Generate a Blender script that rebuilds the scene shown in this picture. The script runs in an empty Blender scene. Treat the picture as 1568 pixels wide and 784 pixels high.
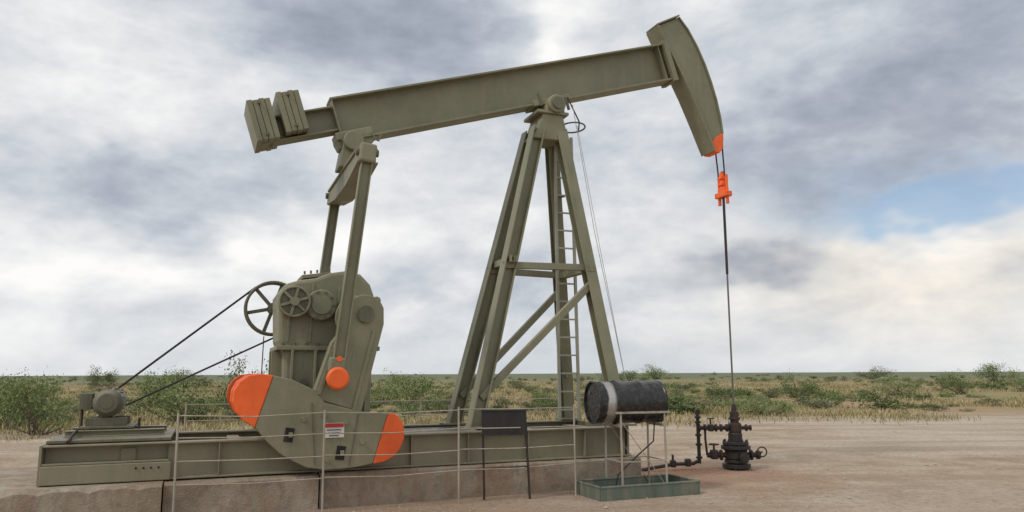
import bpy, bmesh, math, random
from mathutils import Vector, Matrix, noise as mnoise
R=random.Random(7)
scene=bpy.context.scene
COL=scene.collection
A=math.radians(22.0)
W=Vector((3.87,13.4,0))

# ---------------------------------------------------------------- materials
def newmat(name):
    m=bpy.data.materials.new(name); m.use_nodes=True
    nt=m.node_tree; nt.nodes.clear()
    out=nt.nodes.new('ShaderNodeOutputMaterial'); b=nt.nodes.new('ShaderNodeBsdfPrincipled')
    nt.links.new(b.outputs[0],out.inputs[0])
    return m,nt,b
def N(nt,t,**kw):
    n=nt.nodes.new(t)
    for k,v in kw.items(): setattr(n,k,v)
    return n
def L(nt,a,b): nt.links.new(a,b)
def ramp(nt,fac,stops):
    r=nt.nodes.new('ShaderNodeValToRGB'); el=r.color_ramp.elements
    while len(el)<len(stops): el.new(0.5)
    for e,(p,c) in zip(el,stops):
        e.position=p; e.color=(c[0],c[1],c[2],1) if hasattr(c,'__len__') else (c,c,c,1)
    L(nt,fac,r.inputs[0]); return r
def noise(nt,vec,scale,detail=5,rough=.6,dist=0):
    n=nt.nodes.new('ShaderNodeTexNoise'); n.inputs['Scale'].default_value=scale
    n.inputs['Detail'].default_value=detail; n.inputs['Roughness'].default_value=rough; n.inputs['Distortion'].default_value=dist
    L(nt,vec,n.inputs['Vector']); return n
def mixc(nt,fac,c1,c2,mode='MIX'):
    m=nt.nodes.new('ShaderNodeMix'); m.data_type='RGBA'; m.blend_type=mode
    for s,v in ((0,fac),(6,c1),(7,c2)):
        if hasattr(v,'is_output'): L(nt,v,m.inputs[s])
        elif s==0: m.inputs[0].default_value=v
        else: m.inputs[s].default_value=(v[0],v[1],v[2],1)
    return m.outputs[2]
def math_(nt,op,a,b=None,c=None,clamp=False):
    m=nt.nodes.new('ShaderNodeMath'); m.operation=op; m.use_clamp=clamp
    for i,v in enumerate((a,b,c)):
        if v is None: continue
        if hasattr(v,'is_output'): L(nt,v,m.inputs[i])
        else: m.inputs[i].default_value=v
    return m.outputs[0]
def bump(nt,b,h,strength=.3,dist=.02):
    n=nt.nodes.new('ShaderNodeBump'); n.inputs['Strength'].default_value=strength; n.inputs['Distance'].default_value=dist
    L(nt,h,n.inputs['Height']); L(nt,n.outputs[0],b.inputs['Normal'])

def paint(name,col,dirt=(.16,.11,.07),rough=.5,dirt_amt=.35,metal=0,dust=0):
    m,nt,b=newmat(name)
    ge=N(nt,'ShaderNodeNewGeometry'); pos=ge.outputs['Position']
    mp=N(nt,'ShaderNodeMapping'); mp.inputs['Scale'].default_value=(1,1,.16); L(nt,pos,mp.inputs[0])
    n1=noise(nt,mp.outputs[0],6,5,.65); n2=noise(nt,pos,1.1,4,.65); n3=noise(nt,pos,30,3,.7)
    c=mixc(nt,ramp(nt,n2.outputs[0],[(.3,0),(.7,1)]).outputs[0],[x*.78 for x in col],[min(1,x*1.16) for x in col])
    c=mixc(nt,math_(nt,'MULTIPLY',ramp(nt,n1.outputs[0],[(.50,0),(.68,1)]).outputs[0],dirt_amt),c,dirt)
    c=mixc(nt,math_(nt,'MULTIPLY',ramp(nt,n1.outputs[0],[(.28,1),(.42,0)]).outputs[0],dirt_amt*.8),c,[x*.45 for x in col])
    c=mixc(nt,math_(nt,'MULTIPLY',ramp(nt,n3.outputs[0],[(.58,0),(.70,1)]).outputs[0],dirt_amt*.8),c,[x*.5 for x in col])
    if dust:
        s=N(nt,'ShaderNodeSeparateXYZ'); L(nt,ge.outputs['Normal'],s.inputs[0])
        p=N(nt,'ShaderNodeSeparateXYZ'); L(nt,pos,p.inputs[0])
        u=ramp(nt,s.outputs[2],[(.55,0),(.9,1)]).outputs[0]
        lo=math_(nt,'MULTIPLY',ramp(nt,math_(nt,'ADD',math_(nt,'MULTIPLY',p.outputs[2],.6),math_(nt,'MULTIPLY',n2.outputs[0],.5)),[(.45,1),(.95,0)]).outputs[0],n1.outputs[0])
        c=mixc(nt,math_(nt,'MULTIPLY',math_(nt,'MAXIMUM',u,lo),dust),c,(.33,.26,.19))
    L(nt,c,b.inputs['Base Color'])
    L(nt,ramp(nt,n1.outputs[0],[(.3,rough-.1),(.8,min(1,rough+.25))]).outputs[0],b.inputs['Roughness'])
    b.inputs['Metallic'].default_value=metal
    bump(nt,b,n3.outputs[0],.15,.004)
    return m
OLIVE=paint('olive_paint',(.215,.211,.130),dirt=(.29,.245,.17),dirt_amt=.5,dust=.5)
OLIVE_D=paint('olive_paint_greasy',(.135,.132,.085),dirt=(.05,.04,.03),dirt_amt=.6,dust=.3)
ORANGE=paint('orange_paint',(.92,.135,.02),dirt=(.5,.10,.03),dirt_amt=.35)
STEEL=paint('worn_steel',(.18,.17,.16),dirt=(.12,.06,.03),rough=.45,metal=.6)
LADR=paint('ladder_galvanised',(.36,.36,.29),dirt=(.2,.15,.1),rough=.5)
PIPE=paint('fence_pipe',(.40,.36,.29),dirt=(.22,.12,.07),rough=.6,dirt_amt=.6)
DARK=paint('dark_steel',(.035,.03,.028),dirt=(.14,.06,.03),rough=.5,metal=.3,dirt_amt=.5)
BLACK=paint('black_board',(.018,.017,.017),dirt=(.06,.05,.04),rough=.6,dirt_amt=.3)
RUBBER=paint('belt_rubber',(.02,.02,.02),rough=.7)
TANK=paint('green_pan',(.12,.15,.12),dirt=(.28,.22,.15),rough=.55,dirt_amt=.8)
WHITE=paint('label_white',(.7,.68,.63),dirt=(.3,.25,.2)); RED=paint('label_red',(.45,.03,.03),rough=.5)
HOLE=paint('slot_black',(.012,.012,.012),rough=.8)

def drum_mat():
    m,nt,b=newmat('drum_paint')
    ob=N(nt,'ShaderNodeTexCoord').outputs['Object']
    sx=N(nt,'ShaderNodeSeparateXYZ'); L(nt,ob,sx.inputs[0])
    n=noise(nt,ob,3.5,5,.7); n2=noise(nt,ob,14,5,.7)
    x=math_(nt,'ADD',sx.outputs[0],math_(nt,'MULTIPLY',math_(nt,'SUBTRACT',n.outputs[0],.5),.12))
    silver_band=ramp(nt,math_(nt,'ADD',x,.5),[(.10,0),(.12,1),(.20,1),(.25,0)]).outputs[0]  # silver, more metallic band coloured around the drum near its left end
    worn=ramp(nt,n2.outputs[0],[(.5,0),(.66,1)]).outputs[0]
    col=mixc(nt,worn,(.014,.014,.015),(.06,.052,.042)); col=mixc(nt,math_(nt,'MULTIPLY',silver_band,.8),col,(.55,.53,.5))
    L(nt,col,b.inputs['Base Color']); L(nt,math_(nt,'MULTIPLY',silver_band,.7),b.inputs['Metallic'])
    L(nt,ramp(nt,n2.outputs[0],[(.3,.18),(.8,.5)]).outputs[0],b.inputs['Roughness'])
    bump(nt,b,n.outputs[0],.35,.04)
    return m
DRUM=drum_mat()

def concrete():
    m,nt,b=newmat('weathered_concrete')
    pos=N(nt,'ShaderNodeNewGeometry').outputs['Position']
    mp=N(nt,'ShaderNodeMapping'); mp.inputs['Scale'].default_value=(1,1,.3); L(nt,pos,mp.inputs[0])
    n1=noise(nt,mp.outputs[0],3,5,.7); n2=noise(nt,pos,1.1,4,.65); n3=noise(nt,pos,45,3,.7); n4=noise(nt,pos,7,5,.7)
    c=mixc(nt,ramp(nt,n2.outputs[0],[(.35,0),(.65,1)]).outputs[0],(.30,.24,.17),(.46,.40,.31))
    c=mixc(nt,math_(nt,'MULTIPLY',ramp(nt,n1.outputs[0],[(.45,0),(.66,1)]).outputs[0],.7),c,(.29,.155,.09))
    c=mixc(nt,math_(nt,'MULTIPLY',ramp(nt,n4.outputs[0],[(.48,0),(.66,1)]).outputs[0],.55),c,(.17,.14,.11))
    c=mixc(nt,math_(nt,'MULTIPLY',n3.outputs[0],.3),c,(.12,.1,.085))
    L(nt,c,b.inputs['Base Color']); b.inputs['Roughness'].default_value=.92
    bump(nt,b,math_(nt,'ADD',n3.outputs[0],math_(nt,'MULTIPLY',n4.outputs[0],1.5)),.7,.02)
    return m
CONC=concrete()

def ground_mat():
    m,nt,b=newmat('caliche_dirt')
    pos=N(nt,'ShaderNodeNewGeometry').outputs['Position']
    s=N(nt,'ShaderNodeSeparateXYZ'); L(nt,pos,s.inputs[0])
    big=noise(nt,pos,.12,4,.6,.4); mid=noise(nt,pos,.8,6,.68,.3); fine=noise(nt,pos,9,6,.75); grit=noise(nt,pos,60,3,.7)
    peb=N(nt,'ShaderNodeTexVoronoi'); peb.inputs['Scale'].default_value=24; L(nt,pos,peb.inputs['Vector'])
    c=mixc(nt,ramp(nt,mid.outputs[0],[(.36,0),(.62,1)]).outputs[0],(.41,.305,.215),(.60,.49,.375))
    c=mixc(nt,ramp(nt,big.outputs[0],[(.42,0),(.6,.75)]).outputs[0],c,(.64,.56,.455))
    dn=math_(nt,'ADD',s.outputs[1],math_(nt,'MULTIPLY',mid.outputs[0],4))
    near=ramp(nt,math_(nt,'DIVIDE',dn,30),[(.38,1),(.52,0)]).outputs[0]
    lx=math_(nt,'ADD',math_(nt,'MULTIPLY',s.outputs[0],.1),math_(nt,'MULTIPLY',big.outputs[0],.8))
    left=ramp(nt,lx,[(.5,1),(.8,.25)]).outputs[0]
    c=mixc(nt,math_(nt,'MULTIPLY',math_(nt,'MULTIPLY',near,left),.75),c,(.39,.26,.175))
    vm=N(nt,'ShaderNodeVectorMath',operation='DISTANCE'); L(nt,pos,vm.inputs[0]); vm.inputs[1].default_value=(3.0,12.9,0)
    d=math_(nt,'ADD',vm.outputs['Value'],math_(nt,'MULTIPLY',mid.outputs[0],3))
    wl=ramp(nt,math_(nt,'DIVIDE',d,6),[(.25,1),(.70,0)]).outputs[0]
    c=mixc(nt,math_(nt,'MULTIPLY',wl,.8),c,(.42,.19,.095))
    mp=N(nt,'ShaderNodeMapping'); mp.inputs['Scale'].default_value=(.10,1.0,1); mp.inputs['Rotation'].default_value=(0,0,.12); L(nt,pos,mp.inputs[0])
    tr=noise(nt,mp.outputs[0],1.1,5,.65)
    c=mixc(nt,math_(nt,'MULTIPLY',ramp(nt,tr.outputs[0],[(.49,0),(.58,1)]).outputs[0],.5),c,(.38,.275,.19))
    c=mixc(nt,math_(nt,'MULTIPLY',ramp(nt,fine.outputs[0],[(.48,0),(.66,1)]).outputs[0],.6),c,(.23,.165,.115))
    c=mixc(nt,math_(nt,'MULTIPLY',ramp(nt,peb.outputs['Distance'],[(.12,1),(.3,0)]).outputs[0],.4),c,(.66,.58,.49))
    c=mixc(nt,math_(nt,'MULTIPLY',grit.outputs[0],.22),c,(.16,.12,.09))
    e=math_(nt,'SUBTRACT',s.outputs[1],math_(nt,'MULTIPLY',s.outputs[0],.25))
    e=math_(nt,'ADD',e,math_(nt,'MULTIPLY',mid.outputs[0],5))
    veg=ramp(nt,math_(nt,'DIVIDE',e,50),[(.54,0),(.62,1)]).outputs[0]
    gm=noise(nt,pos,.35,5,.7); gf=noise(nt,pos,.03,4,.6)
    g=mixc(nt,ramp(nt,gm.outputs[0],[(.38,0),(.6,1)]).outputs[0],(.38,.27,.15),(.23,.225,.10))
    g=mixc(nt,ramp(nt,gf.outputs[0],[(.45,0),(.58,.8)]).outputs[0],g,(.43,.29,.18))
    far=ramp(nt,math_(nt,'DIVIDE',s.outputs[1],300),[(.2,0),(.8,1)]).outputs[0]
    g=mixc(nt,far,g,(.16,.175,.105))
    c=mixc(nt,veg,c,g)
    L(nt,c,b.inputs['Base Color']); b.inputs['Roughness'].default_value=.95; b.inputs['Specular IOR Level'].default_value=.15
    h=math_(nt,'ADD',math_(nt,'MULTIPLY',fine.outputs[0],.7),math_(nt,'MULTIPLY',peb.outputs['Distance'],-.25))
    h=math_(nt,'ADD',h,math_(nt,'MULTIPLY',mid.outputs[0],1.5))
    bump(nt,b,h,1.0,.07)
    return m
GROUND=ground_mat()

def leaf_mat(name,c1,c2):
    m,nt,b=newmat(name)
    pos=N(nt,'ShaderNodeNewGeometry').outputs['Position']
    oi=N(nt,'ShaderNodeObjectInfo')
    n=noise(nt,pos,2.2,2,.6)
    f=math_(nt,'ADD',math_(nt,'MULTIPLY',n.outputs[0],1.1),math_(nt,'MULTIPLY',math_(nt,'SUBTRACT',oi.outputs['Random'],.5),.7))
    c=mixc(nt,ramp(nt,f,[(.25,0),(.85,1)]).outputs[0],c1,c2)
    L(nt,c,b.inputs['Base Color']); b.inputs['Roughness'].default_value=.75; b.inputs['Specular IOR Level'].default_value=.2
    return m
LEAF=leaf_mat('mesquite_leaf',(.085,.12,.042),(.21,.265,.105))
SAGE=leaf_mat('sage_leaf',(.14,.15,.08),(.28,.285,.16))
STRAW=leaf_mat('dry_grass_blade',(.25,.22,.10),(.46,.385,.22))
BARK=paint('bark',(.15,.12,.09),rough=.9)
STONE=paint('stone',(.48,.39,.30),rough=.95)

# ---------------------------------------------------------------- builders
def empty(name,loc=(0,0,0),rot=0,parent=None):
    o=bpy.data.objects.new(name,None); COL.objects.link(o); o.location=loc; o.rotation_euler=(0,0,rot)
    o.empty_display_size=.2
    if parent: o.parent=parent
    return o
def mk(name,verts,faces,mat,parent=None,bevel=0,smooth=False):
    me=bpy.data.meshes.new(name); me.from_pydata([tuple(v) for v in verts],[],faces); 
    bm=bmesh.new(); bm.from_mesh(me); bmesh.ops.recalc_face_normals(bm,faces=bm.faces); bm.to_mesh(me); bm.free()
    me.materials.append(mat)
    o=bpy.data.objects.new(name,me); COL.objects.link(o)
    if parent: o.parent=parent
    if smooth:
        me.polygons.foreach_set('use_smooth',[True]*len(me.polygons)); me.set_sharp_from_angle(angle=math.radians(35))
    if bevel:
        b=o.modifiers.new('b','BEVEL'); b.width=bevel; b.segments=2; b.limit_method='ANGLE'; b.angle_limit=math.radians(40)
    return o
def box(name,c,sz,mat,parent,rot=(0,0,0),bevel=.006):
    M=Matrix.Translation(c)@Matrix.Rotation(rot[2],4,'Z')@Matrix.Rotation(rot[1],4,'Y')@Matrix.Rotation(rot[0],4,'X')
    v=[M@Vector((x*sz[0]/2,y*sz[1]/2,z*sz[2]/2)) for x in(-1,1) for y in(-1,1) for z in(-1,1)]
    f=[(0,1,3,2),(4,6,7,5),(0,4,5,1),(2,3,7,6),(0,2,6,4),(1,5,7,3)]
    return mk(name,v,f,mat,parent,bevel)
def frame(d,ref):
    d=d.normalized(); u=ref-d*ref.dot(d)
    if u.length<1e-4: u=Vector((1,0,0))-d*d.x
    u.normalize(); return d,u,d.cross(u)
def member(name,p1,p2,sec,mat,parent,ref=(0,1,0),bevel=.004):
    p1,p2=Vector(p1),Vector(p2); d,u,v=frame(p2-p1,Vector(ref)); n=len(sec)
    V=[p1+u*a+v*b for a,b in sec]+[p2+u*a+v*b for a,b in sec]
    F=[tuple(range(n)),tuple(range(2*n-1,n-1,-1))]+[(i,(i+1)%n,n+(i+1)%n,n+i) for i in range(n)]
    return mk(name,V,F,mat,parent,bevel)
def rect(w,h): return [(-w/2,-h/2),(w/2,-h/2),(w/2,h/2),(-w/2,h/2)]
def isec(w,h,tf,tw):
    a,b,c=w/2,h/2,tw/2
    return [(-a,-b),(a,-b),(a,-b+tf),(c,-b+tf),(c,b-tf),(a,b-tf),(a,b),(-a,b),(-a,b-tf),(-c,b-tf),(-c,-b+tf),(-a,-b+tf)]
def chan(w,h,t):
    a,b=w/2,h/2
    return [(-a,-b),(a,-b),(a,-b+t),(-a+t,-b+t),(-a+t,b-t),(a,b-t),(a,b),(-a,b)]
def cyl(name,p1,p2,r,mat,parent,r2=None,n=20,bevel=0,ref=(0,0,1)):
    r2=r if r2 is None else r2
    p1,p2=Vector(p1),Vector(p2); d=p2-p1
    d_,u,v=frame(d,Vector(ref) if abs(d.normalized().dot(Vector(ref)))<.95 else Vector((1,0,0)))
    V=[];
    for p,rr in((p1,r),(p2,r2)):
        for i in range(n):
            a=2*math.pi*i/n; V.append(p+u*(rr*math.cos(a))+v*(rr*math.sin(a)))
    F=[tuple(range(n)),tuple(range(2*n-1,n-1,-1))]+[(i,(i+1)%n,n+(i+1)%n,n+i) for i in range(n)]
    return mk(name,V,F,mat,parent,bevel,smooth=True)
def prism(name,pts,t0,t1,mat,parent,bevel=.008):
    n=len(pts); V=[(s,t0,z) for s,z in pts]+[(s,t1,z) for s,z in pts]
    F=[tuple(range(n)),tuple(range(2*n-1,n-1,-1))]+[(i,(i+1)%n,n+(i+1)%n,n+i) for i in range(n)]
    return mk(name,V,F,mat,parent,bevel)
def strip(name,pts,th,t0,t1,mat,parent):
    P=[Vector(p) for p in pts]; off=[]
    for i,p in enumerate(P):
        a=P[max(0,i-1)]; b=P[min(len(P)-1,i+1)]; d=(b-a).normalized(); off.append(p+Vector((-d.y,d.x))*th)
    return prism(name,[tuple(p) for p in P]+[tuple(p) for p in reversed(off)],t0,t1,mat,parent,.004)
def tube(name,pts,r,mat,parent,n=8):
    cu=bpy.data.curves.new(name,'CURVE'); cu.dimensions='3D'; cu.bevel_depth=r; cu.bevel_resolution=2; cu.use_fill_caps=True
    sp=cu.splines.new('POLY'); sp.points.add(len(pts)-1)
    for q,p in zip(sp.points,pts): q.co=(p[0],p[1],p[2],1)
    cu.materials.append(mat); o=bpy.data.objects.new(name,cu); COL.objects.link(o)
    if parent: o.parent=parent
    return o
def ring(name,c,ax,r,rt,mat,parent,n=32):
    ax=Vector(ax); d,u,v=frame(ax,Vector((0,0,1)) if abs(ax.normalized().z)<.9 else Vector((1,0,0)))
    pts=[Vector(c)+u*(r*math.cos(2*math.pi*i/n))+v*(r*math.sin(2*math.pi*i/n)) for i in range(n)]
    o=tube(name,pts,rt,mat,parent); o.data.splines[0].use_cyclic_u=True; return o
def arc(c,r,a0,a1,n): return [(c[0]+r*math.cos(math.radians(a0+(a1-a0)*i/n)),c[1]+r*math.sin(math.radians(a0+(a1-a0)*i/n))) for i in range(n+1)]

# ---------------------------------------------------------------- ground
xs=[-3000,-800,-250,-80]+[-40+i*1.0 for i in range(81)]+[80,250,800,3000]
ys=[-60,-10]+[0+i*1.0 for i in range(61)]+[80,120,200,400,1000,3000,6000]
V=[];F=[]
for y in ys:
    for x in xs:
        z=0
        if y>26: z=(mnoise.noise(Vector((x*.05,y*.05,0)))*.25)*min(1,(y-26)/20)
        if y>390: z+=mnoise.noise(Vector((x*.0012,y*.001,3)))*3
        V.append((x,y,z))
nx=len(xs)
for j in range(len(ys)-1):
    for i in range(nx-1): F.append((j*nx+i,j*nx+i+1,(j+1)*nx+i+1,(j+1)*nx+i))
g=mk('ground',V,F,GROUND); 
for p in g.data.polygons: p.use_smooth=True
if g.data.polygons[100].normal.z<0: g.data.flip_normals()

# ---------------------------------------------------------------- concrete foundation
def slab(name,s0,s1,t0,t1,z1,parent,seed):
    rr=random.Random(seed); n=int((s1-s0)/.12); V=[];F=[]
    for i in range(n+1):
        s=s0+(s1-s0)*i/n
        a=rr.uniform(0,.012)+(.03 if rr.random()<.07 else 0); c=rr.uniform(0,.008)
        V+= [(s,t0-.004+c,-.1),(s,t0+c*.6,z1-.02-a),(s,t0+.02+a,z1-c*.4),(s,t1-.02,z1),(s,t1,-.1)]
    for i in range(n):
        b=i*5
        for k in range(4): F.append((b+k,b+k+1,b+5+k+1,b+5+k))
    F.append((0,1,2,3,4)); b=n*5; F.append((b,b+1,b+2,b+3,b+4))
    return mk(name,V,F,CONC,parent)
fd=empty('concrete_foundation',W,A)
slab('block_motor',-14.2,-9.0,-1.27,1.23,.42,fd,1)
slab('block_middle',-8.985,-7.235,-1.15,1.15,.41,fd,2)
slab('block_post',-7.2,-2.54,-1.03,1.03,.42,fd,3)
pp=empty('steel_pipe',W,A); cyl('pipe',(-13.6,-1.05,.475),(-10.7,-1.12,.47),.05,DARK,pp,n=14); cyl('coupling',(-12.1,-1.087,.475),(-11.9,-1.092,.475),.052,DARK,pp,n=14)

# ---------------------------------------------------------------- pump jack
pj=empty('oil_pump_jack',W,A)
for sg,nm in((-1,'near'),(1,'far')):
    member('skid_girder_'+nm,(-8.97,sg*.83,.645),(-2.7,sg*.83,.645),isec(.2,.43,.022,.016),OLIVE,pj,(0,1,0))
    for s in (-8.4,-6.0,-5.2,-4.3,-3.4,-2.75):
        box('stiffener',(s,sg*.875,.645),(.014,.09,.38),OLIVE,pj,bevel=0)
    member('motor_girder_'+nm,(-10.26,sg*.86,.755),(-8.95,sg*.86,.755),chan(.2,.22,.02)if sg>0 else [(-x,y) for x,y in chan(.2,.22,.02)][::-1],OLIVE,pj,(0,1,0))
    box('motor_sill_'+nm,(-9.6,sg*.87,.535),(1.34,.2,.21),OLIVE,pj,bevel=.01)
box('end_plate_well',(-2.68,0,.645),(.03,1.84,.43),OLIVE,pj)
box('end_plate_motor',(-10.28,0,.65),(.03,1.9,.44),OLIVE,pj)
for s in (-9.4,-8.2,-6.2,-5.0,-2.9,-3.9): box('crossbeam',(s,0,.62),(.16,1.62,.36),OLIVE,pj)
box('deck_plate',(-5.9,0,.815),(2.6,1.5,.012),OLIVE_D,pj,bevel=0)
box('motor_deck',(-9.6,0,.895),(1.3,1.7,.035),OLIVE_D,pj)
for sg in(-1,1): member('motor_rail',(-10.15,sg*.3,.95),(-9.05,sg*.3,.95),isec(.12,.075,.012,.012),OLIVE,pj)
for i in range(4): cyl('skid_bolt_hole',(-9.3+i*.08,-.98,.58),(-9.3+i*.08,-.968,.58),.012,HOLE,pj,n=8)
mz=1.31
cyl('motor_body',(-9.72,-.25,mz),(-9.72,.3,mz),.17,OLIVE_D,pj,n=28,bevel=.01)
for i in range(14):
    a=math.radians(20+i*24.5); 
    box('motor_fin',(-9.72+.178*math.cos(a),.02,mz+.178*math.sin(a)),(.03,.42,.01),OLIVE_D,pj,rot=(0,-a,0),bevel=0)
cyl('motor_endbell',(-9.72,-.33,mz),(-9.72,-.25,mz),.12,OLIVE_D,pj,r2=.165,n=28,bevel=.01)
cyl('motor_fan_cover',(-9.72,-.345,mz),(-9.72,-.33,mz),.07,OLIVE_D,pj)
box('motor_junction',(-9.97,-.05,mz+.02),(.14,.22,.2),OLIVE_D,pj)
for sg in(-.2,.2):
    box('motor_foot',(-9.72,sg,1.08),(.46,.07,.1),OLIVE_D,pj)
    for q in(-.17,.17): cyl('mount_stud',(-9.72+q,sg,.97),(-9.72+q,sg,1.06),.015,DARK,pj,n=8)
box('motor_slide_base',(-9.7,0,1.015),(.6,.6,.03),OLIVE_D,pj)
cyl('motor_shaft',(-9.72,.3,mz),(-9.72,.82,mz),.03,STEEL,pj)
cyl('motor_sheave',(-9.72,.6,mz),(-9.72,.8,mz),.11,DARK,pj,n=24)
for q in(-.3,-.2): cyl('lifting_stud',(-9.35,q,.97),(-9.35,q,1.12),.012,DARK,pj,n=8)
tube('conduit',[(-10.02,-.05,1.25),(-10.02,-.05,1.0),(-10.02,-.6,.96),(-10.02,-.95,.9)],.018,DARK,pj)
# gear reducer
gp=[(-7.64,.87),(-7.66,1.9),(-7.73,2.1),(-7.76,2.72),(-7.68,2.86),(-7.5,2.92),(-7.27,2.96),(-7.08,3.04),(-6.86,3.08),(-6.66,3.04),(-6.52,2.9),(-6.43,2.66),(-6.41,2.3),(-6.46,2.0),(-6.48,.87)]
prism('gearbox_housing',gp,-.48,.48,OLIVE,pj,.05)
box('gearbox_flange',(-7.07,0,2.0),(1.38,1.1,.06),OLIVE,pj,bevel=.01)
box('gearbox_foot',(-7.06,0,.9),(1.36,1.12,.07),OLIVE,pj,bevel=.01)
for i in range(9): cyl('flange_bolt',(-7.68+i*.152,-.52,1.95),(-7.68+i*.152,-.52,2.07),.022,OLIVE_D,pj,n=6)
for s in (-7.55,-7.25,-6.85,-6.55): box('gearbox_rib',(s,-.5,1.45),(.035,.12,1.04),OLIVE,pj)
for t in(-.2,.2): box('gearbox_rib_end',(-7.72,t,1.45),(.14,.03,1.05),OLIVE,pj)
for z in(1.15,1.55): cyl('drain_plug',(-7.38,-.48,z),(-7.38,-.51,z),.05,OLIVE_D,pj,n=12)
box('side_hatch',(-7.05,-.487,1.45),(.22,.012,.42),OLIVE_D,pj)
for s,h in((-7.62,.62),(-7.33,.8),(-6.98,.74)): 
    member('cover_rib',(s,-.49,2.08),(s+.03,-.49,2.08+h),rect(.03,.03),OLIVE,pj)
box('inspection_cover',(-7.24,0,3.02),(.40,.6,.05),OLIVE,pj,rot=(0,-.15,0))
for i in range(5): cyl('cover_bolt',(-7.4+i*.085,-.26,3.03+i*.013),(-7.4+i*.085,-.26,3.075+i*.013),.014,OLIVE_D,pj,n=6)
cyl('breather',(-6.75,-.2,3.05),(-6.75,-.2,3.15),.035,OLIVE_D,pj)
for sg in(-1,1):
    cyl('slow_bearing',(-6.72,sg*.48,2.42),(-6.72,sg*.64,2.42),.30,OLIVE,pj,n=32,bevel=.015)
    cyl('mid_bearing',(-7.2,sg*.48,2.58),(-7.2,sg*.6,2.58),.21,OLIVE,pj,n=28,bevel=.015)
    cyl('mid_bearing_cap',(-7.2,sg*.6,2.58),(-7.2,sg*.63,2.58),.13,OLIVE,pj,n=24)
    for i in range(10):
        a=i*.628; cyl('cap_bolt',(-7.2+.175*math.cos(a),sg*.6,2.58+.175*math.sin(a)),(-7.2+.175*math.cos(a),sg*.625,2.58+.175*math.sin(a)),.018,OLIVE_D,pj,n=6)
for i in range(3): box('end_vent',(-6.44,-.1,1.5+i*.35),(.02,.5,.05),OLIVE_D,pj)
box('gearbox_side_pod',(-6.39,0,2.5),(.12,.7,.5),OLIVE,pj,bevel=.05)
bx=-7.56
cyl('brake_drum',(bx,-.48,2.61),(bx,-.64,2.61),.2,OLIVE_D,pj,n=32,bevel=.01)
ring('brake_band',(bx,-.66,2.61),(0,1,0),.195,.018,OLIVE,pj)
cyl('brake_hub',(bx,-.64,2.61),(bx,-.72,2.61),.06,OLIVE,pj,n=16)
for i in range(6):
    a=i*math.pi/3+.3; member('brake_spoke',(bx,-.67,2.61),(bx+.18*math.cos(a),-.67,2.61+.18*math.sin(a)),rect(.02,.035),OLIVE,pj)
sc=Vector((-7.73,.7,2.62)); sr=.385
for q in(-.09,-.045,0,.045,.09): ring('sheave_rim',sc+Vector((0,q,0)),(0,1,0),sr,.022,OLIVE_D,pj,48)
cyl('sheave_hub',sc-Vector((0,.12,0)),sc+Vector((0,.12,0)),.08,OLIVE_D,pj)
for i in range(6):
    a=i*math.pi/3+.2; member('sheave_spoke',sc,sc+Vector((sr*math.cos(a),0,sr*math.sin(a))),rect(.05,.05),OLIVE_D,pj)
cyl('input_shaft',(-7.7,.4,2.61),(-7.73,.82,2.6),.04,STEEL,pj)
mc=Vector((-9.72,.7,mz)); d=(sc-mc); ang=math.atan2(d.z,d.x); be=math.asin((sr-.11)/Vector((d.x,d.z)).length)
for sgn in(1,-1):
    na=ang+sgn*(math.pi/2+be)
    u=Vector((math.cos(na),0,math.sin(na)))
    for q in(-.045,.0,.045):
        tube('v_belt',[mc+u*.115+Vector((0,q,0)),sc+u*(sr+.015)+Vector((0,q,0))],.013,RUBBER,pj)
tube('brake_lever_cable',[(-7.85,.55,2.2),(-7.87,.5,1.0)],.008,DARK,pj)
PT=1.34
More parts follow.
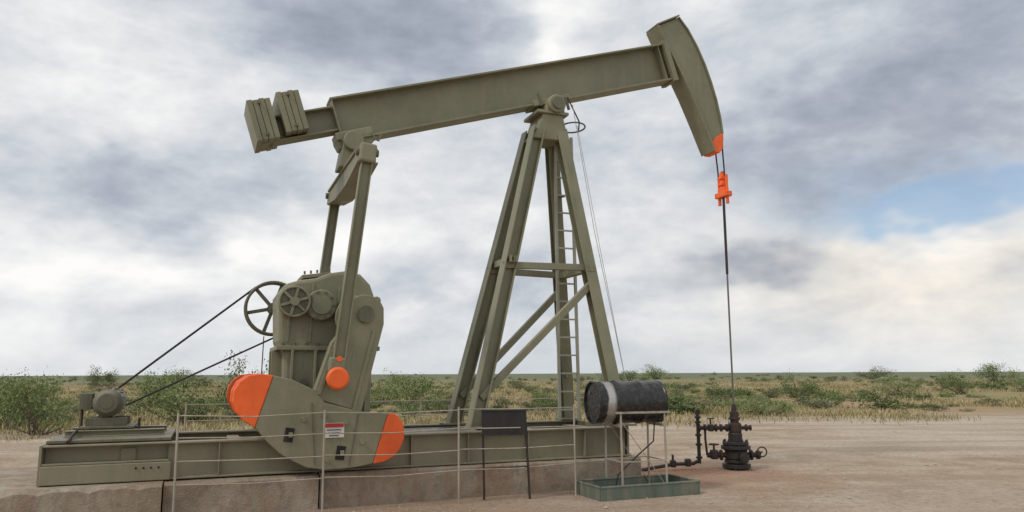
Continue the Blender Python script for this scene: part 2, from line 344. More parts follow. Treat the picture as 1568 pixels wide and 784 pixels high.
for sg,nm in((-1,'near'),(1,'far')):
    T=lambda a,b:(sg*a,sg*b)
    cyl('crank_shaft',(-6.72,sg*.6,2.42),(-6.72,sg*1.24,2.42),.11,OLIVE_D,pj)
    hub=arc((-6.72,2.42),.26,20,160,10)
    arm=[(-6.74,1.17)]+[(-6.47,2.3)]+hub+[(-6.99,2.25),(-7.14,2.05),(-7.36,1.36)]
    prism('crank_arm_'+nm,arm,*T(.99,1.19),OLIVE,pj,.015)
    member('crank_rib',(-6.60,sg*1.2,2.2),(-6.84,sg*1.2,1.2),rect(.03,.045),OLIVE,pj)
    member('crank_rib',(-7.03,sg*1.2,2.2),(-7.28,sg*1.2,1.4),rect(.03,.045),OLIVE,pj)
    cen=[(-7.83,1.64),(-7.6,1.585),(-7.34,1.46),(-7.2,1.3),(-6.9,1.22),(-6.7,1.17),(-6.4,1.15),(-6.58,.53),(-6.75,.5),(-6.95,.485),(-7.18,.48),(-7.4,.52),(-7.56,.6),(-7.72,.7),(-7.87,.84),(-8.02,1.02)]
    prism('crank_weight_'+nm,cen,*T(.97,1.22),OLIVE,pj,.012)
    member('weight_seam',(-7.36,sg*1.225,1.3),(-7.30,sg*1.225,.55),rect(.012,.014),OLIVE_D,pj,(0,1,0),0)
    member('weight_seam',(-6.78,sg*1.225,1.15),(-6.88,sg*1.225,.52),rect(.012,.014),OLIVE_D,pj,(0,1,0),0)
    for s,z in((-7.2,1.15),(-6.93,1.05),(-7.15,.6),(-7.45,1.1),(-6.72,.8)): cyl('weight_bolt',(s,sg*1.21,z),(s,sg*1.25,z),.03,OLIVE,pj,n=6)
    lo=[(-7.832,1.642),(-7.98,1.66),(-8.12,1.64),(-8.22,1.57),(-8.28,1.46),(-8.29,1.33),(-8.24,1.2),(-8.15,1.1),(-8.022,1.018)]
    prism('weight_tip_left_'+nm,lo,*T(.975,1.224),ORANGE,pj,.012)
    prism('weight_tip_back_'+nm,[(s-.02,z+.005) for s,z in lo],*T(.80,.955),ORANGE,pj,.02)
    ro=[(-6.398,1.152),(-6.3,1.14),(-6.22,1.06),(-6.18,.95),(-6.18,.83),(-6.23,.7),(-6.32,.6),(-6.44,.545),(-6.578,.528)]
    prism('weight_tip_right_'+nm,ro,*T(.975,1.224),ORANGE,pj,.012)
    for (s,z) in((-7.62,.92),(-6.99,.68)):
        box('weight_slot',(s,sg*1.222,z),(.11,.02,.17),HOLE,pj,rot=(0,.15,0),bevel=.004)
        box('slot_bolt',(s+.02,sg*1.236,z),(.05,.03,.06),OLIVE,pj)
    bt=Vector((-7.09,sg*PT,1.6)); tp=Vector((-6.78,sg*PT,4.45))
    member('pitman_arm_'+nm,bt,tp,isec(.12,.15,.014,.012),OLIVE,pj,(0,1,0))
    cyl('wrist_pin',(bt.x,sg*1.19,bt.z),(bt.x,sg*1.46,bt.z),.11,OLIVE,pj,n=24,bevel=.01)
    cyl('wrist_pin_cap',(bt.x,sg*1.42,bt.z),(bt.x,sg*1.5,bt.z),.14,ORANGE,pj,n=28,bevel=.03)
    box('wrist_bearing',(bt.x,sg*PT,bt.z+.16),(.2,.14,.2),OLIVE,pj,rot=(0,.1,0),bevel=.03)
    cyl('wrist_fitting',(bt.x+.02,sg*1.34,bt.z+.24),(bt.x+.02,sg*1.42,bt.z+.24),.035,ORANGE,pj,n=12)
    box('pitman_head_'+nm,(tp.x,sg*PT,tp.z+.08),(.22,.2,.26),OLIVE,pj,rot=(0,.1,0),bevel=.03)
    cyl('pitman_pin',(tp.x-.15,sg*PT,tp.z+.1),(tp.x+.15,sg*PT,tp.z+.1),.05,OLIVE_D,pj)
box('warning_label',(-7.08,-1.232,.96),(.25,.006,.18),WHITE,pj,bevel=0)
box('warning_label_band',(-7.08,-1.237,1.02),(.23,.006,.05),RED,pj,bevel=0)
for k in range(3): box('warning_label_text',(-7.08,-1.237,.965-k*.035),(.18-.03*k,.005,.010),BLACK,pj,bevel=0)
# equalizer
ez=4.52; es=-6.77
eq=[(-1.34,-.09),(-.45,-.2),(.45,-.2),(1.34,-.09),(1.34,.1),(.4,.16),(-.4,.16),(-1.34,.1)]
for q in(-.1,.1):
    mk('equalizer_plate',[(es+q-.012,t,ez+z) for t,z in eq]+[(es+q+.012,t,ez+z) for t,z in eq],[tuple(range(8)),tuple(range(15,7,-1))]+[(i,(i+1)%8,8+(i+1)%8,8+i) for i in range(8)],OLIVE,pj,.003)
member('equalizer_top',(es,-1.3,ez+.1),(es,1.3,ez+.1),rect(.28,.03),OLIVE,pj,(1,0,0))
member('equalizer_bottom',(es,-.5,ez-.205),(es,.5,ez-.205),rect(.28,.025),OLIVE,pj,(1,0,0))
for sg in(-1,1): member('equalizer_bottom_slope',(es,sg*.5,ez-.205),(es,sg*1.34,ez-.1),rect(.28,.025),OLIVE,pj,(1,0,0))
prism('equalizer_post',[(es-.2,ez+.12),(es+.2,ez+.12),(es+.14,ez+.5),(es-.14,ez+.5)],-.2,.2,OLIVE,pj,.02)
cyl('equalizer_bearing',(es,-.28,ez+.52),(es,.28,ez+.52),.15,OLIVE,pj,n=24,bevel=.015)
box('tail_bearing_block',(es+.02,0,ez+.66),(.56,.34,.12),OLIVE,pj,rot=(0,-.3,0),bevel=.015)
# walking beam
th=math.radians(17.4); dv=Vector((math.cos(th),0,math.sin(th))); up=Vector((-math.sin(th),0,math.cos(th)))
O=Vector((-7.03,0,5.36)); bl=6.2
member('walking_beam',O,O+dv*bl,isec(.34,.68,.03,.02),OLIVE,pj,(0,1,0))
member('beam_end_plate',O+dv*.01,O+dv*.03,rect(.33,.64),OLIVE,pj)
O2=Vector((-7.04,0,5.39))
member('beam_tail',O2-dv*1.12,O2,isec(.28,.38,.026,.02),OLIVE,pj,(0,1,0))
for sg in(-1,1):
    member('beam_stiffener',O+dv*6.0+Vector((0,sg*.09,0))-up*.31,O+dv*6.0+Vector((0,sg*.09,0))+up*.31,rect(.14,.014),OLIVE,pj)
prism('tail_gusset',[(-7.02,5.05),(-6.35,5.25),(-6.55,4.98),(-6.95,4.93)],-.13,.13,OLIVE,pj,.01)
tube('beam_clevis',[(-6.5,-.2,5.22),(-6.46,-.24,5.1),(-6.4,-.24,5.08),(-6.36,-.2,5.2)],.012,OLIVE_D,pj)
for k,off in((0,-1.02),(1,-.60)):
    c=O2+dv*off+up*(.11+.05*k)
    for j in range(4):
        cj=c+dv*((j-1.5)*.082)
        box('tail_weight_plate',cj,(.077,.64-.02*(j%2),.60-.015*(j%2)),OLIVE,pj,rot=(0,-th,0),bevel=.008)
    box('tail_weight_core',c,(.30,.54,.54),OLIVE_D,pj,rot=(0,-th,0))
    for z in(-.22,.24):
        cyl('tail_weight_tie',c+up*z-Vector((0,.35,0)),c+up*z+Vector((0,.35,0)),.022,OLIVE_D,pj,n=8)
# horse head
front=[(-.93,8.08),(-.74,7.87),(-.56,7.58),(-.40,7.25),(-.28,6.93),(-.18,6.6),(-.11,6.27),(-.075,5.98),(-.09,5.78),(-.14,5.63)]
back=[(-.27,5.62),(-.48,6.1),(-.72,6.62),(-.93,7.02),(-1.10,7.32),(-1.3,7.68),(-1.38,7.84)]
prism('head_web',front+back,-.13,.13,OLIVE,pj,.006)
strip('head_arc_plate',front[:8],.03,-.16,.16,OLIVE,pj)
strip('head_back_plate',back,.03,-.2,.2,OLIVE,pj)
strip('head_top_plate',[(-1.40,7.84),(-1.16,7.97),(-.93,8.09)],.025,-.2,.2,OLIVE,pj)
prism('head_tip_orange',[(-.07,5.98),(-.055,5.88),(-.09,5.68),(-.15,5.6),(-.27,5.6),(-.33,5.76),(-.2,5.9)],-.16,.16,ORANGE,pj,.006)
box('head_hinge_plate',O+dv*(bl-.06),(.1,.42,.76),OLIVE,pj,rot=(0,-th,0))
for t in(-.1,.1):
    tube('bridle_cable',[(f[0]+.045,t,f[1]) for f in front[1:8]]+[(-.05,t,5.7),(-.02,t*.9,5.2)],.014,DARK,pj)
box('carrier_bar',(0,0,4.86),(.14,.34,.1),ORANGE,pj,bevel=.015)
box('carrier_bar_cap',(0,0,4.95),(.10,.2,.08),ORANGE,pj,bevel=.01)
cyl('rod_clamp',(0,0,4.98),(0,0,5.28),.055,ORANGE,pj,n=12)
for z in(5.05,5.17): box('clamp_bolts',(0,0,z),(.15,.12,.045),ORANGE,pj)
for t in(-.11,.11): cyl('cable_socket',(0,t,4.8),(0,t,5.22),.026,ORANGE,pj,n=10); cyl('cable_end',(0,t,4.68),(0,t,4.82),.03,ORANGE,pj,n=10)
cyl('rod_upper',(0,0,3.4),(0,0,5.3),.024,DARK,pj,n=10)
cyl('polished_rod',(0,0,1.0),(0,0,4.8),.016,STEEL,pj,n=10)
# samson post
PZ=.86
legs={'rear_near':((-4.98,-.5,PZ),(-3.78,-.17,5.62)),'rear_far':((-4.98,.5,PZ),(-3.78,.17,5.62)),
      'front_near':((-2.76,-.86,PZ),(-3.38,-.17,5.62)),'front_far':((-2.80,.86,PZ),(-3.38,.17,5.62))}
LP={k:(Vector(a),Vector(b)) for k,(a,b) in legs.items()}
for k,(a,b) in LP.items():
    member('post_leg_'+k,a,b,isec(.19,.17,.02,.016) if 'front' in k else isec(.22,.2,.02,.016),OLIVE,pj,(0,1,0) if 'rear' in k else (1,0,0))
    box('post_foot_'+k,(a.x,a.y,.885),(.36,.3,.03),OLIVE,pj)
def at(k,z):
    a,b=LP[k]; f=(z-a.z)/(b.z-a.z); return a+(b-a)*f
zg=3.3
for sd in('near','far'):
    member('post_girt_'+sd,at('rear_'+sd,zg)-Vector((.1,0,0)),at('front_'+sd,zg)+Vector((.05,0,0)),chan(.1,.1,.012),OLIVE,pj,(0,1,0))
    member('post_diagonal_'+sd,at('front_'+sd,3.05),at('rear_'+sd,1.3),chan(.1,.1,.012),OLIVE,pj,(0,1,0))
member('post_girt_rear',at('rear_near',zg+.08)-Vector((0,.2,0)),at('rear_far',zg+.08)+Vector((0,.2,0)),chan(.1,.1,.012),OLIVE,pj,(0,0,1))
member('post_girt_front',at('front_near',zg-.02)-Vector((0,.1,0)),at('front_far',zg-.02)+Vector((0,.1,0)),chan(.1,.12,.012),OLIVE,pj,(0,0,1))
prism('post_cap',[(-3.93,5.42),(-3.25,5.42),(-3.3,5.62),(-3.36,5.86),(-3.72,5.86),(-3.8,5.62)],-.26,.26,OLIVE,pj,.02)
box('saddle_plate',(-3.55,0,5.88),(.56,.6,.05),OLIVE,pj)
cyl('saddle_bearing',(-3.5,-.36,6.02),(-3.5,.36,6.02),.155,OLIVE,pj,n=28,bevel=.02)
cyl('saddle_cap',(-3.5,-.4,6.02),(-3.5,-.36,6.02),.1,OLIVE_D,pj,n=20)
box('saddle_pedestal',(-3.5,0,5.95),(.34,.56,.12),OLIVE,pj,bevel=.02)
box('beam_saddle',(-3.52,0,6.13),(.7,.4,.1),OLIVE,pj,rot=(0,-th,0),bevel=.01)
for q in(-.25,.25): box('saddle_bolt',(-3.5+q,-.2,6.1),(.04,.04,.22),OLIVE_D,pj,rot=(0,-th,0))
lb,lt=Vector((-2.98,.44,.88)),Vector((-3.2,.08,5.62)); lw=.18
rails=[(lb+Vector((q*lw,0,0)),lt+Vector((q*lw*.85,0,0))) for q in(-1,1)]
for a,b in rails: member('ladder_rail',a,b,rect(.035,.05),LADR,pj)
for i in range(16):
    f=(i+.6)/16; member('ladder_rung',rails[0][0].lerp(rails[0][1],f),rails[1][0].lerp(rails[1][1],f),rect(.026,.026),LADR,pj,(0,0,1),0)
for z in(1.6,3.3,4.6):
    f=(z-.88)/4.74; p=lb.lerp(lt,f); member('ladder_bracket',p,at('front_far',z),rect(.03,.03),OLIVE,pj,(0,0,1),0)
ring('ladder_hoop',(-3.08,-.05,5.75),(0,.1,1),.21,.014,OLIVE_D,pj)
tube('brake_cable',[(-3.25,-.22,6.2),(-3.1,-.34,5.75),(-3.12,-.34,5.6)],.012,DARK,pj)
tube('safety_line',[(-3.2,-.3,6.05),(-2.95,-.5,3.9),(-2.55,-.9,.9)],.005,LADR,pj)
tube('safety_line_b',[(-3.12,-.3,5.7),(-2.85,-.5,3.6),(-2.6,-.9,1.1)],.004,LADR,pj)

# ---------------------------------------------------------------- wellhead
wh=empty('wellhead_valve_tree',W,0)
def fl(c,ax,r,l,mat=DARK):
    c=Vector(c); ax=Vector(ax)*l/2; cyl('flange',c-ax,c+ax,r,mat,wh,n=20,bevel=.006)
cyl('casing',(0,0,-.05),(0,0,.5),.13,DARK,wh)
fl((0,0,.06),(0,0,1),.24,.07); fl((0,0,.14),(0,0,1),.2,.05)
cyl('casing_head',(0,0,.16),(0,0,.34),.19,DARK,wh,n=20,bevel=.03)
fl((0,0,.37),(0,0,1),.25,.06); fl((0,0,.44),(0,0,1),.22,.05)
for i in range(8):
    a=i*.785; cyl('stud',(.2*math.cos(a),.2*math.sin(a),.32),(.2*math.cos(a),.2*math.sin(a),.5),.017,DARK,wh,n=6)
cyl('tubing_head',(0,0,.46),(0,0,.62),.12,DARK,wh,n=16,bevel=.02)
box('flow_tee',(0,0,.7),(.2,.18,.18),DARK,wh,bevel=.03)
cyl('stuffing_box',(0,0,.78),(0,0,.98),.075,DARK,wh,n=14,bevel=.01); fl((0,0,.86),(0,0,1),.1,.04)
cyl('stuffing_gland',(0,0,.98),(0,0,1.1),.05,DARK,wh,r2=.035,n=14)
cyl('outlet_right',(.15,0,.24),(.42,0,.24),.045,DARK,wh,n=12); fl((.26,0,.24),(1,0,0),.09,.04); fl((.38,0,.24),(1,0,0),.075,.06)
cyl('outlet_left',(-.5,0,.24),(-.15,0,.24),.045,DARK,wh,n=12); fl((-.26,0,.24),(1,0,0),.09,.04)
box('casing_valve',(-.38,0,.25),(.14,.13,.16),DARK,wh,bevel=.03); cyl('valve_stem',(-.38,0,.3),(-.38,0,.42),.018,DARK,wh); ring('valve_wheel',(-.38,0,.42),(0,0,1),.08,.012,DARK,wh)
ring('valve_wheel',(.42,-.1,.3),(0,1,0),.08,.012,DARK,wh); cyl('valve_stem',(.42,-.1,.3),(.38,.0,.24),.015,DARK,wh)
cyl('outlet_front',(.05,-.35,.22),(.02,-.15,.22),.05,DARK,wh,n=12); fl((.05,-.32,.22),(0,1,0),.08,.05)
cyl('flow_line',(-.66,0,.7),(-.05,0,.7),.035,DARK,wh,n=12)
for x in(-.14,-.24,-.33,-.52,-.62): fl((x,0,.7),(1,0,0),.065,.035)
box('flow_valve',(-.42,0,.7),(.1,.1,.12),DARK,wh,bevel=.02); cyl('valve_stem',(-.42,0,.75),(-.42,0,.86),.014,DARK,wh); box('valve_handle',(-.42,-.02,.86),(.13,.02,.02),DARK,wh)
cyl('outlet_top_right',(.05,0,.7),(.28,0,.7),.032,DARK,wh,n=12); fl((.2,0,.7),(1,0,0),.06,.03); fl((.27,0,.7),(1,0,0),.05,.03)
cyl('riser',(-.64,0,.1),(-.64,0,.92),.032,DARK,wh,n=12)
for z in(.2,.42,.58,.8,.88): fl((-.64,0,z),(0,0,1),.055,.035)
cyl('gauge',(-.64,-.03,.97),(-.64,.03,.97),.05,DARK,wh)
tube('bypass_pipe',[(-.5,0,.24),(-.52,0,.5),(-.52,0,.68)],.02,DARK,wh)
tube('ground_line',[(-.64,0,.15),(-.75,-.02,.1),(-1.1,-.1,.1),(-1.5,-.2,.05),(-1.9,-.25,-.02)],.03,DARK,wh)
box('line_union',(-.85,-.04,.12),(.1,.12,.13),DARK,wh,bevel=.02); box('line_union',(-1.12,-.1,.11),(.1,.12,.12),DARK,wh,bevel=.02); cyl('small_valve',(-1.12,-.1,.15),(-1.12,-.1,.26),.02,DARK,wh)

# ---------------------------------------------------------------- chemical drum on stand, drip pan
dr=empty('chemical_drum_on_stand',(1.6,10.85,0),math.radians(17))
def lathe(name,prof,mat,parent,n=40,loc=(0,0,0)):
    V=[];F=[]
    for x,r in prof:
        for i in range(n):
            a=2*math.pi*i/n; V.append((x,r*math.cos(a),r*math.sin(a)))
    m=len(prof)
    for j in range(m-1):
        for i in range(n): F.append((j*n+i,j*n+(i+1)%n,(j+1)*n+(i+1)%n,(j+1)*n+i))
    F.append(tuple(range(n))); F.append(tuple(range((m-1)*n,m*n)))
    o=mk(name,V,F,mat,parent,smooth=True); o.location=loc; return o
r=.29; prof=[(-.49,r-.03),(-.49,r-.012),(-.515,r-.012),(-.515,r+.008),(-.495,r+.008),(-.485,r)]
for x0 in(-.17,.17): prof+=[(x0-.04,r),(x0-.015,r+.014),(x0+.015,r+.014),(x0+.04,r)]
for i in range(3): prof+=[(.3+i*.05,r),(.32+i*.05,r+.006)]
prof+=[(.485,r),(.495,r+.008),(.515,r+.008),(.515,r-.012),(.49,r-.012),(.49,r-.03)]
lathe('drum',prof,DRUM,dr,loc=(0,0,1.245))
cyl('bung',(-.5,.12,1.38),(-.485,.12,1.38),.03,STEEL,dr)
for x in(-.2,.47):
    for y in(-.27,.27): member('stand_leg',(x,y,-.02),(x,y*.95,1.12),rect(.022,.022),PIPE,dr,(1,0,0),0)
for y in(-.262,.262):
    member('stand_rail',(-.28,y,1.11),(.55,y,1.11),rect(.03,.03),PIPE,dr,(0,0,1),0)
    member('stand_rail',(-.2,y,.45),(.47,y,.45),rect(.015,.015),PIPE,dr,(0,0,1),0)
    tube('stand_brace',[(-.2,y,1.0),(.47,y,.1)],.006,PIPE,dr)
for x in(-.2,.47):
    member('stand_cross',(x,-.27,.93),(x,.27,.93),rect(.03,.03),PIPE,dr,(0,0,1),0); member('stand_cross',(x,-.27,.45),(x,.27,.45),rect(.015,.015),PIPE,dr,(0,0,1),0)
tube('drip_hose',[(.42,-.05,.97),(.38,-.08,.7),(.1,-.1,.5),(-.15,-.02,.25),(-.18,0,.1)],.01,DARK,dr)
dp=empty('drip_pan',(1.72,10.77,0),A)
pl,pw,ph=.77,.37,.17
for y in(-1,1): box('pan_side',(0,y*pw,ph/2),(2*pl,.02,ph),TANK,dp); cyl('pan_rim',(-pl,y*pw,ph),(pl,y*pw,ph),.018,TANK,dp,n=10)
for x in(-1,1): box('pan_end',(x*pl,0,ph/2),(.02,2*pw-.025,ph),TANK,dp); cyl('pan_rim',(x*pl,-pw,ph),(x*pl,pw,ph),.018,TANK,dp,n=10)
box('pan_floor',(0,0,.02),(2*pl-.03,2*pw-.03,.02),DARK,dp,bevel=0)

# ---------------------------------------------------------------- black sign on legs
sg_=empty('lease_sign',(-.10,10.33,0),math.radians(6))
box('sign_board',(-.015,0,1.0),(.60,.02,.31),BLACK,sg_,bevel=.004)
box('sign_frame_top',(-.015,.0,1.16),(.62,.035,.02),DARK,sg_,bevel=0); box('sign_frame_bottom',(-.015,0,.84),(.62,.035,.02),DARK,sg_,bevel=0)
member('sign_leg',(-.28,.025,-.03),(-.305,.025,1.15),rect(.025,.03),DARK,sg_); member('sign_leg',(.33,.025,-.03),(.27,.025,1.15),rect(.03,.03),DARK,sg_)
member('sign_crossbar',(-.28,.02,.40),(.31,.02,.42),rect(.018,.03),DARK,sg_,(0,0,1))

# ---------------------------------------------------------------- pipe fence (pump-jack frame coordinates)
fe=empty('pipe_guard_fence',W,A)
FT=-1.42
P=[(-8.86,FT),(-7.22,FT),(-5.5,FT),(-3.82,FT)]
hs=(.42,.68,.94,1.19)
for i,(x,y) in enumerate(P):
    cyl('post',(x,y,-.05),(x-.01,y,1.22),.013,PIPE,fe,n=8)
    if i<3:
        x2,y2=P[i+1]
        for h in hs:
            tube('rail',[(x,y,h),((x+x2)/2,y,h-.02+R.uniform(-.012,.012)),(x2,y2,h+R.uniform(-.015,.015))],.007,PIPE,fe)
Q=[(-8.86,FT),(-8.86,.0),(-8.86,2.0),(-7.0,2.0),(-5.1,2.0),(-3.2,2.0),(-1.6,2.0)]
for i in range(len(Q)-1):
    (x,y),(x2,y2)=Q[i],Q[i+1]
    if i>=1: cyl('post',(x2,y2,-.05),(x2,y2,1.22),.014,PIPE,fe,n=8)
    if i>=2:
        for h in hs: tube('rail',[(x,y,h),(x2,y2,h)],.007,PIPE,fe)

# ---------------------------------------------------------------- vegetation
def shrub_mesh(name,seed,h,w,nst,nleaf,ls,mat):
    r=random.Random(seed); V=[];F=[];MI=[]
    def stick(p,q,r0,r1):
        b=len(V); d,u,v=frame(q-p,Vector((.3,1,.2)))
        for c,rr in((p,r0),(q,r1)):
            for k in range(3):
                a=k*2.094; V.append(c+u*rr*math.cos(a)+v*rr*math.sin(a))
        for k in range(3): F.append((b+k,b+(k+1)%3,b+3+(k+1)%3,b+3+k)); MI.append(1)
    tips=[]
    for i in range(nst):
        a=r.uniform(0,6.283); rr=math.sqrt(r.random())*w/2; hh=h*(1-.55*(rr/(w/2))**2)*r.uniform(.55,1.1)
        p=Vector((r.uniform(-.1,.1)*w,r.uniform(-.1,.1)*w,0)); e=Vector((rr*math.cos(a),rr*math.sin(a),hh))
        mid=p.lerp(e,.5)+Vector((r.uniform(-.1,.1)*w,r.uniform(-.1,.1)*w,-.05*h))
        stick(p,mid,.018*h,.012*h); stick(mid,e,.012*h,.004*h)
        tips+= [e,mid.lerp(e,.55),mid.lerp(e,.8)]
        if r.random()<.6: tips.append(mid)
        for k in range(2):
            q=mid.lerp(e,r.uniform(.2,.8)); f=q+Vector((r.gauss(0,.14)*w,r.gauss(0,.14)*w,r.uniform(0,.22)*h)); stick(q,f,.006*h,.003*h); tips.append(f)
    for i in range(nleaf):
        c=r.choice(tips); s=.07*w
        p=c+Vector((r.gauss(0,s),r.gauss(0,s),r.gauss(0,s*.8)))
        if p.z<.04: p.z=r.uniform(.04,.2)*h
        d=Vector((r.gauss(0,1),r.gauss(0,1),r.gauss(.6,1))).normalized(); u=d.orthogonal().normalized(); v=d.cross(u)
        a=ls*r.uniform(.6,1.3); bb=a*r.uniform(.3,.6); b=len(V)
        V.extend([p-u*a,p-v*bb,p+u*a,p+v*bb]); F.append((b,b+1,b+2,b+3)); MI.append(0)
    me=bpy.data.meshes.new(name); me.from_pydata([tuple(x) for x in V],[],F); me.materials.append(mat); me.materials.append(BARK)
    me.polygons.foreach_set('material_index',MI); return me
def tuft_mesh(name,seed,h,w,nb,mat):
    r=random.Random(seed);V=[];F=[]
    for i in range(nb):
        cx,cy=r.gauss(0,w),r.gauss(0,w)
        a=r.uniform(0,6.283); q=r.random()*w*.1; p=Vector((cx+q*math.cos(a),cy+q*math.sin(a),0)); lean=r.uniform(.1,.6)*h
        t=Vector((p.x+lean*math.cos(a),p.y+lean*math.sin(a),h*r.uniform(.4,1))); m=p.lerp(t,.5)+Vector((0,0,.12*h))
        n_=Vector((-math.sin(a),math.cos(a),0))*.007; b=len(V)
        V.extend([p-n_,p+n_,m+n_,m-n_,t]); F.append((b,b+1,b+2,b+3)); F.append((b+3,b+2,b+4))
    me=bpy.data.meshes.new(name); me.from_pydata([tuple(x) for x in V],[],F); me.materials.append(mat); return me
def inst(me,name,loc,sc,rz,parent=None):
    o=bpy.data.objects.new(name,me); COL.objects.link(o); o.location=loc; o.scale=sc if hasattr(sc,'__len__') else (sc,)*3; o.rotation_euler=(0,0,rz)
    if parent: o.parent=parent
    return o
big=[shrub_mesh('mesquite_%d'%i,10+i,1.0,1.5,14,2700,.028,LEAF) for i in range(5)]
small=[shrub_mesh('scrub_%d'%i,30+i,.6,1.1,8,700,.042,[LEAF,SAGE,SAGE,LEAF][i%4]) for i in range(8)]
tuf=[tuft_mesh('tuft_%d'%i,50+i,.24,.45,110,STRAW) for i in range(4)]
B=[(-13.3,21.5,1.9,2.1),(-15.6,24,1.7,2.0),(-11.3,26,1.8,2.8),(-10.3,28.5,2.4,2.4),(-8.2,31,1.4,2.2),(-4.9,36,1.8,2.8),(-3.1,32,1.2,1.8),(9.8,29.7,.85,2.4),(18,48,1.6,3.2),
   (34,58,1.6,3.5),(68,107,3.2,5),(38,200,4,9),(1.6,33,1.0,1.6),(12,44,1.2,2.3),(26,52,1.3,2.8),(-18,38,2.1,2.8),(6.4,52,1.7,2.8),(42,62,1.4,2.8),(-60,110,3.0,5),(-40,90,2.4,5),(20,130,2.4,6),(90,190,3.2,8),
   (-20,31,1.9,2.4),(15,37,.8,2.0),(-7,42,1.7,2.8)]
for i,(x,y,h,w) in enumerate(B):
    inst(big[i%5],'mesquite_bush' if i==0 else 'mesquite_bush.%03d'%i,(x,y,-.03),(w/1.5,w/1.5,h*1.0),R.uniform(0,6))
sc_=empty('desert_scrub')
for i in range(2900):
    y=27*math.exp(R.random()*math.log(1400/27)); x=R.uniform(-.85,.85)*y
    if y-.25*x+mnoise.noise(Vector((x*.2,y*.2,1)))*4<29: continue
    if mnoise.noise(Vector((x*.045,y*.045,5)))+R.uniform(-.3,.3)<-.02: continue
    k=R.uniform(.4,1.1)*(1+min(1.3,y/350))
    if R.random()<.05: k*=1.7
    inst(R.choice(small),'scrub',(x,y,-.05),(k*1.2,k*1.2,k*R.uniform(.65,1.05)),R.uniform(0,6),sc_)
gr=empty('dry_grass')
for i in range(2700):
    y=20*math.exp(R.random()**1.1*math.log(150/20)); x=R.uniform(-.85,.85)*y
    e=y-.25*x+mnoise.noise(Vector((x*.25,y*.25,1)))*3.5
    if e<24 or (e<27 and R.random()<.6): continue
    if mnoise.noise(Vector((x*.08,y*.08,9)))<-.2: continue
    k=R.uniform(.5,1.3)*(1+y/180); inst(R.choice(tuf),'tuft',(x,y,-.02),(k*1.4,k*1.4,k*.9),R.uniform(0,6),gr)
V=[];F=[]
for i in range(7500):
    y=7.5+26*R.random()**1.6; x=R.uniform(-.8,.8)*y
    u=(Vector((x,y,0))-W); s=u.x*math.cos(A)+u.y*math.sin(A); t=-u.x*math.sin(A)+u.y*math.cos(A)
    if -14.3<s<-2.5 and abs(t)<1.3: continue
    if mnoise.noise(Vector((x*.5,y*.5,2)))+R.uniform(-.5,.5)<-.1: continue
    r0=R.uniform(.005,.017)*(2.0 if R.random()<.06 else 1); b=len(V)
    for (a,c,d) in((1,0,0),(0,1,0),(-1,0,0),(0,-1,0),(0,0,.8),(0,0,-.5)):
        V.append((x+a*r0*R.uniform(.7,1.3),y+c*r0*R.uniform(.7,1.3),r0*.25+d*r0*R.uniform(.6,1.2)))
    for q in((0,1,4),(1,2,4),(2,3,4),(3,0,4),(1,0,5),(2,1,5),(3,2,5),(0,3,5)): F.append(tuple(b+k for k in q))
mk('gravel_stones',V,F,STONE)

# ---------------------------------------------------------------- sky
sun_el,sun_az=math.radians(48),math.radians(-125)
w=bpy.data.worlds.new('World'); scene.world=w; w.use_nodes=True; nt=w.node_tree; nt.nodes.clear()
out=N(nt,'ShaderNodeOutputWorld')
sky=N(nt,'ShaderNodeTexSky',sky_type='NISHITA',sun_disc=False,sun_elevation=sun_el,sun_rotation=sun_az,dust_density=1.0)
bg1=N(nt,'ShaderNodeBackground'); L(nt,sky.outputs[0],bg1.inputs[0]); bg1.inputs[1].default_value=.12
tc=N(nt,'ShaderNodeTexCoord').outputs['Generated']
sp=N(nt,'ShaderNodeSeparateXYZ'); L(nt,tc,sp.inputs[0]); X,Y,Z=sp.outputs
m1=N(nt,'ShaderNodeMapping'); m1.inputs['Scale'].default_value=(1,1,2.3); m1.inputs['Location'].default_value=(1.7,.4,.2); L(nt,tc,m1.inputs[0])
cl1=noise(nt,m1.outputs[0],2.8,5,.58,.3)
m2=N(nt,'ShaderNodeMapping'); m2.inputs['Scale'].default_value=(1,1,1.9); m2.inputs['Location'].default_value=(5.3,2.1,0); L(nt,tc,m2.inputs[0])
cl2=noise(nt,m2.outputs[0],8,5,.62,.1)
az=math_(nt,'MULTIPLY',math_(nt,'ARCTAN2',X,Y),57.2958); el=math_(nt,'MULTIPLY',math_(nt,'ARCSINE',Z),57.2958)
wb=N(nt,'ShaderNodeSeparateColor'); L(nt,noise(nt,m2.outputs[0],3.2,4,.62).outputs['Color'],wb.inputs[0])
az=math_(nt,'ADD',az,math_(nt,'MULTIPLY',math_(nt,'SUBTRACT',wb.outputs[0],.5),26)); el=math_(nt,'ADD',el,math_(nt,'MULTIPLY',math_(nt,'SUBTRACT',wb.outputs[1],.5),14))
def blob(a0,e0,sa,se):
    p=math_(nt,'MULTIPLY',math_(nt,'SUBTRACT',az,a0),1/sa); q=math_(nt,'MULTIPLY',math_(nt,'SUBTRACT',el,e0),1/se)
    return math_(nt,'EXPONENT',math_(nt,'MULTIPLY',math_(nt,'ADD',math_(nt,'MULTIPLY',p,p),math_(nt,'MULTIPLY',q,q)),-1))
val=math_(nt,'ADD',.71,math_(nt,'MULTIPLY',math_(nt,'SUBTRACT',cl1.outputs[0],.5),1.1))
val=math_(nt,'ADD',val,math_(nt,'MULTIPLY',math_(nt,'SUBTRACT',cl2.outputs[0],.5),.75))
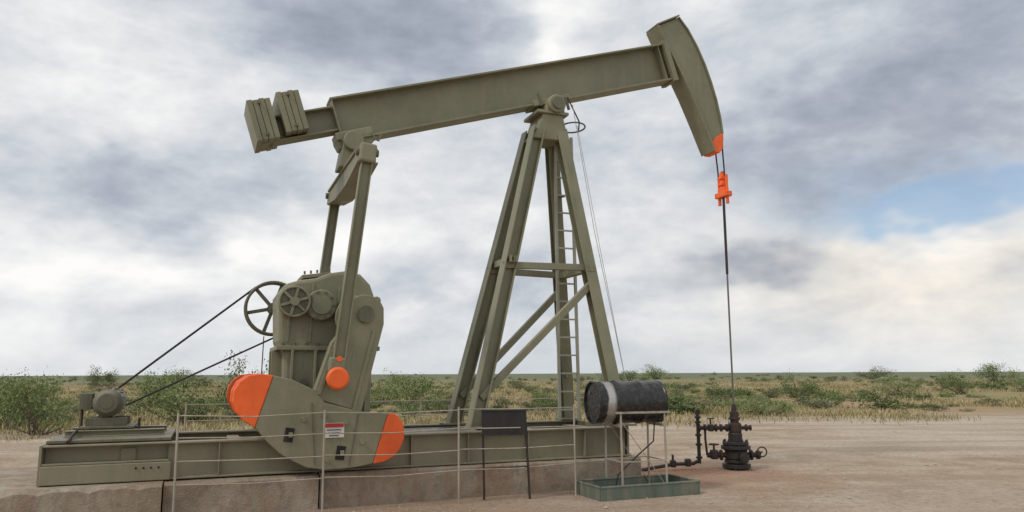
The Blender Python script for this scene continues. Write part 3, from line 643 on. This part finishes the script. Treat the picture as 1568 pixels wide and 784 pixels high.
for a0,e0,sa,se,am in((-27,12.5,12,3.2,-.40),(-8,25,11,4.5,-.40),(24,17,12,4.4,-.42),(34,23,12,5,-.25),(17,8.3,5,1.6,-.42),(-3,7,9,2.0,-.30),(-31,20,9,3.5,.12),(6,25,3,4.0,.38),(27,8.5,11,2.6,.30),(-19,8,10,2,.2)):
    val=math_(nt,'ADD',val,math_(nt,'MULTIPLY',blob(a0,e0,sa,se),am))
cr=ramp(nt,val,[(.08,(.27,.30,.37)),(.36,(.41,.45,.52)),(.58,(.59,.625,.67)),(.80,(.78,.79,.80)),(1,(.95,.94,.93))])
warm=math_(nt,'MULTIPLY',blob(28,7,16,5),.8)
wc=mixc(nt,warm,cr.outputs[0],mixc(nt,1,cr.outputs[0],(1.05,.97,.86),'MULTIPLY'))
hz=ramp(nt,Z,[(0,1),(.09,0)]).outputs[0]
wc=mixc(nt,math_(nt,'MULTIPLY',hz,.5),wc,(.66,.69,.71))
bg2=N(nt,'ShaderNodeBackground'); L(nt,wc,bg2.inputs[0]); bg2.inputs[1].default_value=1.04
hole=math_(nt,'MULTIPLY',blob(30,11.8,9,1.7),math_(nt,'MULTIPLY',cl2.outputs[0],2.3),clamp=True)
cover=math_(nt,'SUBTRACT',1,math_(nt,'MULTIPLY',hole,.8),clamp=True)
ms=N(nt,'ShaderNodeMixShader'); L(nt,cover,ms.inputs[0]); L(nt,bg1.outputs[0],ms.inputs[1]); L(nt,bg2.outputs[0],ms.inputs[2]); L(nt,ms.outputs[0],out.inputs[0])

sl=bpy.data.lights.new('sun','SUN'); sl.energy=1.5; sl.angle=math.radians(10); sl.color=(1,.95,.88)
so=bpy.data.objects.new('sun',sl); COL.objects.link(so)
sd=Vector((math.sin(sun_az)*math.cos(sun_el),math.cos(sun_az)*math.cos(sun_el),math.sin(sun_el)))
so.rotation_euler=sd.to_track_quat('Z','Y').to_euler(); so.location=(0,0,20)

# ---------------------------------------------------------------- camera
cd=bpy.data.cameras.new('camera'); cam=bpy.data.objects.new('camera',cd); COL.objects.link(cam); scene.camera=cam
cd.sensor_width=36; cd.lens=36*1150/1568; cd.clip_end=12000; cd.clip_start=.1
tilt=math.atan(180/1150)
cam.location=(0,0,1.65); cam.rotation_euler=(math.pi/2+tilt,0,0)
cam.rotation_euler.rotate_axis('Z',math.radians(-.25))
scene.view_settings.view_transform='Standard'; scene.view_settings.look='None'; scene.view_settings.exposure=0
